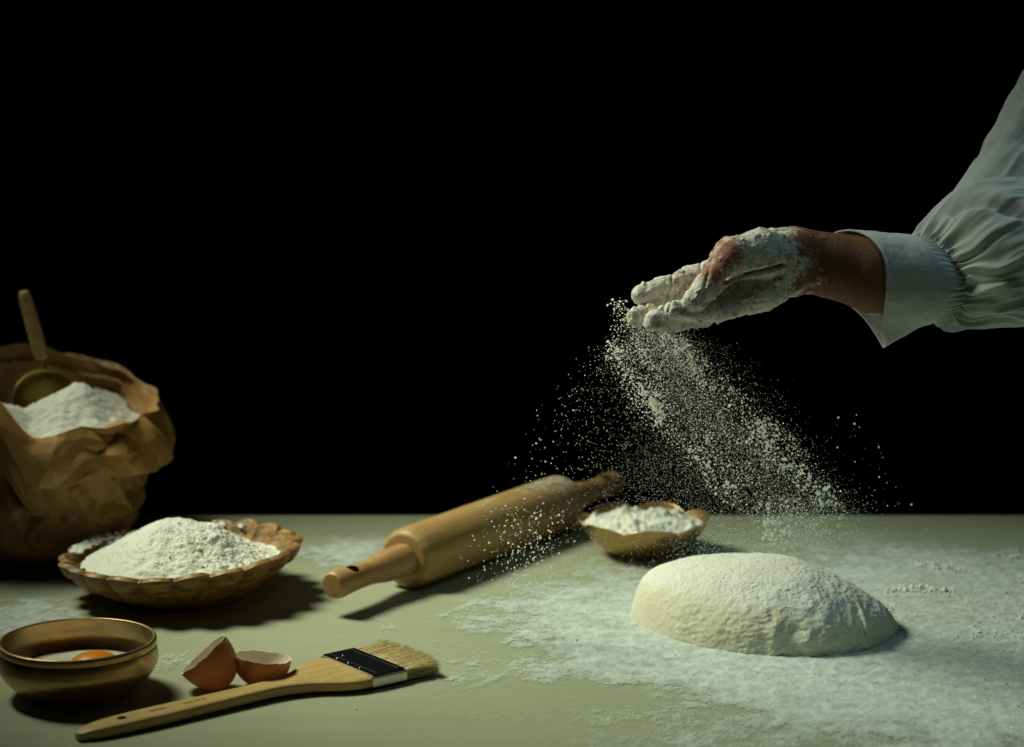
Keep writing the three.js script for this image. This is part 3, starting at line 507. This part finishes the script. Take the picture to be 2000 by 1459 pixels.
  const field = (x, y, z) => {
    let d = base(x, y, z);
    if (Math.abs(d) > 0.006) return d;
    const fl = x > 0.30 ? 0 : flourAt(x, y, z);
    for (const b of bits) { const q = Math.hypot(x - b[0], y - b[1], z - b[2]); if (q < b[3] + 0.006) d = smin(d, q - b[3] * (0.8 + 0.9 * n3(x * 420, y * 420, z * 420)), 0.0015); }
    if (fl > 0.01) { const b1 = n3(x * 120, y * 120, z * 120) + 0.35 * n3(x * 330, y * 330, z * 330); d -= fl * (0.0007 * fbm(x * 230, y * 230, z * 230, 3) + 0.0006 * fbm(x * 520, y * 520, z * 520, 2) + 0.0005 * ss(0.10, 0.22, b1) + 0.0009 * ss(0.36, 0.48, b1)); }
    else d -= 0.00025 * fbm(x * 300, y * 300, z * 300, 2);
    { const cx = clamp((x - 0.166) / 0.050), ly = lerp(0.3062, 0.3185, cx) + 0.0025 * cx * (1 - cx); d += 0.0065 * Math.exp(-(((y - ly) / 0.0019) ** 2)) * ss(0.164, 0.172, x) * ss(0.222, 0.210, x) * ss(-1.745, -1.725, z); }
    // skin creases at the finger joints and across the palm
    for (const [cx, cy, w] of [[0.128, 0.2965, 0.02], [0.1515, 0.303, 0.02], [0.166, 0.286, 0.012], [0.193, 0.291, 0.02]]) { const s = (x - cx) * 0.94 - (y - cy) * 0.30; d += 0.0016 * Math.exp(-((s / 0.0009) ** 2)) * Math.exp(-(((y - cy) / w) ** 2)); }
    return d;
  };
  const g = nets(field, [0.088, 0.250, -1.800], [0.372, 0.352, -1.676], 0.00095);
  paint(g, (x, y, z) => {
    const fl = flourAt(x, y, z), n = fbm(x * 160, y * 160, z * 160, 4), flecks = ss(0.30, 0.48, fbm(x * 120, y * 260, z * 200, 3)) * ss(0.28, 0.23, x);
    const red = clamp(Math.exp(-(((x - 0.165) / 0.03) ** 2)) * 0.9 + 0.25 * n);
    const skin = mix3([0.155, 0.072, 0.034], [0.43, 0.150, 0.088], red);
    const f2 = fbm(x * 480, y * 480, z * 480, 3), k = 1 + 0.10 * n + 0.10 * f2, under = ss(0.272, 0.264, y) * ss(0.128, 0.15, x);
    const a = clamp(Math.max(ss(-0.30, 0.50, n * 0.8 + f2 * 0.85 + (fl - 0.5) * 1.05) * clamp(fl * 1.9) * (1 - 0.55 * under), flecks * 0.5));
    const palmThin = 1 - 0.35 * Math.exp(-(((x - 0.192) / 0.022) ** 2 + ((y - 0.297) / 0.012) ** 2));
    const crack = palmThin * ss(0.015, 0.075, Math.abs(n3(x * 130, y * 130, z * 130) + 0.25 * n3(x * 330, y * 330, z * 330)));
    let c = mix3([skin[0] * k, skin[1] * k, skin[2] * k], [0.74, 0.74, 0.67], a * (0.42 + 0.53 * crack));
    for (const b of bits) { const q = Math.hypot(x - b[0], y - b[1], z - b[2]); if (q < b[3] * 1.5) c = mix3(c, [0.74, 0.70, 0.50], ss(b[3] * 1.5, b[3] * 0.8, q)); }
    return c;
  });
  g.translate(-O[0], -O[1], -O[2]);
  { const p = g.attributes.position, n = g.attributes.normal, U = new Float32Array(p.count * 2); for (let i = 0; i < p.count; i++) { U[2 * i] = p.getX(i) * 7 + 0.5 * p.getZ(i); U[2 * i + 1] = p.getY(i) * 7 + p.getZ(i) * 3; } g.setAttribute('uv', new THREE.BufferAttribute(U, 2)); }
  mesh('body', g, phy({ vertexColors: true, roughness: 0.68, specularIntensity: 0.35, bumpMap: flourBump, bumpScale: 0.0004 }), t);

  // shirt: th = 0 top, quarter turn towards the camera, half turn bottom
  const cloth = (() => { const bm = gtex(512, 512, (u, v) => 0.5 + 0.22 * Math.sin(u * TAU * 150) + 0.22 * Math.sin(v * TAU * 150) + 0.2 * fbm(u * 30, v * 30, 2, 3)); return phy({ color: lin(0.50, 0.53, 0.54), roughness: 0.95, bumpMap: bm, bumpScale: 0.00012, sheen: 0.2, sheenRoughness: 0.6, transmission: 0.12, thickness: 0 }); })();
  const per = (pts) => (a) => { const d = ((a % TAU) + TAU) % TAU; return poly(pts, d); };
  const openX = per([[0, 0.276], [0.5, 0.290], [1.0, 0.2985], [1.6, 0.3005], [2.4, 0.3010], [2.9, 0.3035], [3.14, 0.3080], [3.45, 0.299], [4.0, 0.276], [4.5, 0.2630], [5.2, 0.261], [5.8, 0.265], [6.283, 0.276]]);
  const seamX = per([[0, 0.333], [0.8, 0.352], [1.57, 0.366], [2.4, 0.362], [3.14, 0.350], [4.2, 0.335], [5.4, 0.328], [6.283, 0.333]]);
  const cuffAt = (a, s) => {
    const x = lerp(openX(a), seamX(a), s), cy = lerp(0.3040, 0.3040, s), da = Math.abs(Math.atan2(Math.sin(a - 3.22), Math.cos(a - 3.22)));
    let r = lerp(0.0345, 0.0355, s) + 0.0225 * Math.exp(-Math.pow(da / 0.30, 1.35)) * Math.pow(1 - s, 1.25) + 0.004 * Math.exp(-((da / 0.7) ** 2)) * (1 - s) + 0.0035 * Math.max(0, Math.cos(a)) * (1 - s);
    r += 0.0014 * fbm(Math.cos(a) * 2, Math.sin(a) * 2, s * 3, 3) + 0.0006 * (0.25 - Math.abs(n3(Math.cos(a) * 2.5 + s, Math.sin(a) * 2.5, s * 4))) + 0.0008 * ss(0.7, 1, s) * Math.sin(a * 46 + 3 * n3(a * 5, s, 1));
    r -= 0.0035 * ss(0.80, 1, s);
    return [x, cy + r * Math.cos(a) - 0.002 * s, -1.752 + r * Math.sin(a) * 1.0];
  };
  const cuffOut = surf(420, 110, (u, v) => cuffAt(u * TAU, v), { closeU: true, uv: (u, v) => [u * 2, v * 0.8] });
  const cuffIn = surf(420, 60, (u, v) => { const p = cuffAt(u * TAU, v), a = u * TAU; return [p[0] + 0.0002, p[1] - 0.0011 * Math.cos(a), p[2] - 0.0011 * Math.sin(a)]; }, { closeU: true, flip: true, uv: (u, v) => [u * 2, v * 0.8] });
  const hem = surf(420, 1, (u, v) => { const p = cuffAt(u * TAU, 0), a = u * TAU; return [p[0] + 0.0002 * v, p[1] - 0.0011 * v * Math.cos(a), p[2] - 0.0011 * v * Math.sin(a)]; }, { closeU: true });
  const stitch = surf(420, 6, (u, v) => { const a = u * TAU, p = cuffAt(a, 0.035), b = v * TAU; const q = 0.00035 * (0.5 + 0.5 * Math.abs(Math.sin(a * 110))); return [p[0] + q * Math.cos(b), p[1] + q * Math.sin(b) * Math.cos(a), p[2] + q * Math.sin(b) * Math.sin(a)]; }, { closeU: true });
  // puffed lower sleeve
  const puffR = [[0, 0.0325], [0.05, 0.0395], [0.15, 0.0520], [0.30, 0.0605], [0.5, 0.0635], [0.74, 0.060], [0.9, 0.044], [1, 0.004]];
  const puff = surf(700, 260, (u, v) => {
    const a = u * TAU, x0 = seamX(a), x = lerp(x0 - 0.002, 0.500, Math.pow(v, 1.1)), top = Math.max(0, Math.cos(a)), bot = Math.max(0, -Math.cos(a));
    let r = poly(puffR, v) * (1 + 0.10 * top * ss(0, 0.25, v) - 0.20 * bot * ss(0, 0.2, v));
    const an = a + 0.25 * n3(Math.cos(a) * 2, Math.sin(a) * 2, v * 4), fade = Math.exp(-v * 4.2);
    const pl = Math.pow(0.5 + 0.5 * Math.sin(an * 15 + 1.5 * n3(a * 3, v * 3, 4)), 1.6);
    r += 0.0080 * fade * ss(0, 0.06, v) * (pl - 0.45) + 0.0035 * Math.exp(-v * 9) * ss(0, 0.03, v) * Math.sin(an * 34) + 0.0010 * Math.exp(-((v / 0.035) ** 2)) * Math.sin(a * 80);
    r += 0.0050 * fbm(Math.cos(a) * 2.2, Math.sin(a) * 2.2, v * 3.5, 3) * ss(0.1, 0.4, v);
    r += ss(0.05, 0.3, v) * (0.0045 * (0.3 - Math.abs(n3(Math.cos(a) * 4 + v * 1.5, Math.sin(a) * 4, v * 2.6 + 3))) + 0.0012 * (0.3 - Math.abs(n3(Math.cos(a) * 9 - v * 4, Math.sin(a) * 9, v * 6))));
    const fl = v - (0.16 + 0.42 * ss(0.0, 1.5, a)); // slanting crease under the folded-over top
    if (a < 2.2) r -= 0.0095 * Math.exp(-((fl / 0.05) ** 2)) * ss(2.2, 1.2, a) * ss(-0.05, 0.3, a);
    if (a < 2.6 && a > 0.9) r -= 0.0060 * Math.exp(-(((v - 0.3 - 0.25 * (a - 1.6)) / 0.06) ** 2)) * Math.exp(-(((a - 1.95) / 0.35) ** 2));
    const cy = 0.302 + 0.012 * ss(0, 0.4, v);
    return [x, cy + r * Math.cos(a), -1.752 + r * Math.sin(a) * 0.95];
  }, { closeU: true, uv: (u, v) => [u * 2.6, v * 1.2] });
  // upper sleeve rising to the shoulder
  const A0 = [0.407, 0.312, -1.802], A1 = [0.538, 0.532, -1.817], ax = [A1[0] - A0[0], A1[1] - A0[1], A1[2] - A0[2]], al = Math.hypot(...ax), d = ax.map((q) => q / al), e1 = new THREE.Vector3(-d[1], d[0], 0).normalize(), e2 = new THREE.Vector3().crossVectors(new THREE.Vector3(...d), e1).normalize();
  const upper = surf(320, 200, (u, v) => {
    const a = u * TAU, s = v; let r = 0.058 + 0.006 * s;
    r += 0.004 * fbm(Math.cos(a) * 1.8, Math.sin(a) * 1.8, s * 4, 3) + 0.0015 * fbm(a * 3, s * 16, 3, 3) + 0.0045 * (0.3 - Math.abs(n3(Math.cos(a) * 3 + s * 2, Math.sin(a) * 3, s * 2.4 + 2))) + 0.0010 * (0.3 - Math.abs(n3(Math.cos(a) * 7 + s * 4, Math.sin(a) * 7, s * 6)));
    r -= 0.012 * Math.exp(-(((a - 0.85 - 0.25 * (s - 0.5)) / 0.13) ** 2)) * ss(0.30, 0.48, s) * ss(0.95, 0.7, s); // long hollow fold
    r -= 0.0012 * Math.exp(-(((s - 0.26 - 0.12 * Math.sin(a)) / 0.03) ** 2));
    return [A0[0] + ax[0] * s + e1.x * r * Math.cos(a) + e2.x * r * Math.sin(a), A0[1] + ax[1] * s + e1.y * r * Math.cos(a) + e2.y * r * Math.sin(a), A0[2] + ax[2] * s + e2.z * r * Math.sin(a)];
  }, { closeU: true, uv: (u, v) => [u * 2.4, v * 1.8] });
  const off = (g) => g.translate(-O[0], -O[1], -O[2]);
  const sl = mesh('shirt_sleeve', off(mergeGeometries([puff, upper])), cloth, t);
  mesh('cuff', off(mergeGeometries([cuffOut, cuffIn, hem])), cloth, sl);
  mesh('stitching', off(stitch), std({ color: lin(0.6, 0.6, 0.56), roughness: 0.9 }), sl);
}

// ---------------------------------------------------------------- flour falling from the hand
{
  const r = rng(1234), g = lump(1, 1, 0.35), o = new THREE.Object3D(), S = [];
  const left = [[0.272, 0.084], [0.240, 0.082], [0.215, 0.092], [0.185, 0.116], [0.155, 0.153], [0.130, 0.168], [0.112, 0.196], [0.080, 0.225]].reverse(), right = [[0.272, 0.116], [0.250, 0.142], [0.227, 0.168], [0.185, 0.212], [0.142, 0.254], [0.108, 0.273], [0.080, 0.282]].reverse();
  const gauss = () => (r() + r() + r() + r() - 2) * 0.85;
  const put = (x, y, z, s) => { if (y > 0.002 + s) S.push([x, y, z, s]); };
  // the dense stream
  let tries = 0, n = 0;
  while (n < 5600 && tries++ < 400000) {
    const y = lerp(0.070, 0.268, Math.pow(r(), 0.85)), l = poly(left, y), q = poly(right, y), u = -0.06 + 1.1 * r() + 0.05 * gauss(), x = lerp(l, q, u);
    const fil = fbm(x * 60 + y * 44, y * 26 - x * 10, 3.3, 4), edge = Math.exp(-(((u - 0.05) / 0.16) ** 2)) + Math.exp(-(((u - 0.86) / 0.12) ** 2));
    const low = ss(0.065, 0.14, y), mid = ss(0.30, 0.12, y);
    if (r() > (0.15 + 0.75 * clamp(fil + 0.08) + 0.34 * edge * clamp(fil + 0.32)) * (0.30 + 0.70 * low) * ss(0.285, 0.24, y)) continue;
    n++;
    const big = Math.pow(r(), 5) * (0.35 + edge), s = 0.00022 + 0.00042 * r() * r() + 0.00105 * big * clamp(0.35 + fil * 1.5) * (0.6 + 0.6 * mid);
    const sp = lerp(0.009, 0.003, ss(0.08, 0.2, y)); put(x + sp * gauss(), y + sp * 0.7 * gauss(), -1.735 + 0.024 * gauss() - 0.02 * (u - 0.5), s);
  }
  // clumps of bigger lumps on the stream's edges
  for (let i = 0; i < 12; i++) {
    const y = lerp(0.095, 0.255, r()), side = r() < 0.5, x0 = (side ? poly(left, y) : lerp(poly(left, y), poly(right, y), 0.35 + 0.6 * r())), z0 = -1.735 + 0.015 * gauss(), k = 2 + Math.floor(r() * 6);
    for (let j = 0; j < k; j++) put(x0 + 0.008 * gauss(), y + 0.008 * gauss(), z0 + 0.008 * gauss(), 0.0004 + 0.0010 * r() * r());
  }
  for (const [x, y, k] of [[0.176, 0.134, 6], [0.181, 0.133, 4], [0.149, 0.165, 3], [0.206, 0.118, 5], [0.226, 0.094, 4], [0.210, 0.104, 3]]) for (let j = 0; j < k; j++) put(x + 0.006 * gauss(), y + 0.004 * gauss(), -1.73 + 0.008 * gauss(), 0.0005 + 0.0009 * r());
  // finer dust drifting either side
  for (let i = 0; i < 7500; i++) { const y = lerp(0.070, 0.26, Math.pow(r(), 1.25)), c = lerp(0.19, 0.135, ss(0.08, 0.26, y)), w = lerp(0.070, 0.026, ss(0.08, 0.27, y)); put(c + w * gauss() * 0.95, y, -1.75 + 0.05 * gauss(), 0.00010 + 0.00012 * r()); }
  // left veil, over the rolling pin and the little bowl: fine near the stream, sparse and coarser at its outer edge
  const vl = [[0.255, 0.076], [0.236, 0.0545], [0.193, 0.021], [0.150, -0.006], [0.129, -0.027], [0.090, -0.050], [0.043, -0.036], [0.005, -0.02]].reverse();
  for (let i = 0; i < 4300; i++) {
    const y = lerp(0.012, 0.25, Math.pow(r(), 1.2)), l = poly(vl, y), q = y > 0.08 ? poly(left, y) + 0.02 : 0.17, k = Math.pow(r(), 0.62), x = lerp(l, q, k);
    if (k < 0.3 && r() < 0.45) continue;
    const out = ss(0.55, 0.0, k); put(x + 0.010 * gauss(), y + 0.006 * gauss(), -1.745 + 0.045 * gauss() + 0.015 * out, 0.00012 + 0.00022 * r() * r() + 0.00055 * out * Math.pow(r(), 2.0) * (0.4 + 0.6 * ss(0.22, 0.14, y)));
  }
  for (let i = 0; i < 1300; i++) put(0.125 + 0.055 * gauss(), 0.135 + 0.045 * gauss(), -1.76 + 0.05 * gauss(), 0.00012 + 0.0002 * r() * r());
  for (let i = 0; i < 620; i++) put(0.012 + 0.034 * gauss(), lerp(0.02, 0.115, r()), -1.725 + 0.02 * gauss(), 0.00022 + 0.0006 * r() ** 3);
  for (let i = 0; i < 6000; i++) { const y = lerp(0.072, 0.262, r()), x = lerp(poly(left, y), poly(right, y), 0.5 + 0.34 * gauss()); put(x, y, -1.745 + 0.03 * gauss(), 0.00009 + 0.00009 * r()); }
  // right side, thin
  for (let i = 0; i < 2300; i++) { const t = r(), y = lerp(0.25, 0.085, t), x = lerp(0.17, 0.31, t) - 0.06 * (1 - Math.sqrt(r())) + 0.026 * gauss(); put(x, y, -1.75 + 0.035 * gauss(), 0.00012 + 0.0003 * r() * r() * r()); }
  for (let i = 0; i < 40; i++) { const t = r(); put(lerp(0.27, 0.345, t) + 0.014 * gauss(), lerp(0.19, 0.075, t) + 0.02 * gauss(), -1.73 + 0.03 * gauss(), 0.0002 + 0.0006 * r() ** 4); }
  // just leaving the fingertips
  for (let i = 0; i < 170; i++) { const a = r(); put(0.086 + 0.008 * gauss() + 0.02 * (1 - a) * r(), 0.262 + 0.024 * a + 0.004 * gauss(), -1.73 + 0.012 * gauss(), 0.0002 + 0.0007 * r() ** 3); }
  // hanging low over the table at the right
  for (let i = 0; i < 2600; i++) put(0.245 + 0.055 * gauss(), lerp(0.068, 0.115, r()), -1.77 + 0.04 * gauss(), 0.00010 + 0.00012 * r());
  const im = new THREE.InstancedMesh(g, M.grain, S.length);
  S.forEach(([x, y, z, s], i) => { o.position.set(x, y, z); o.rotation.set(r() * 6, r() * 6, r() * 6); o.scale.set(s * (0.8 + 0.5 * r()), s * (0.8 + 0.9 * r()), s * (0.8 + 0.5 * r())); o.updateMatrix(); im.setMatrixAt(i, o.matrix); });
  im.name = 'falling_flour'; im.castShadow = im.receiveShadow = true; scene.add(im);
  tag(im, 'stream of white flour grains falling from the hand toward the dough', 'flour', null, 'stuff');
}

renderer.render(scene, camera);
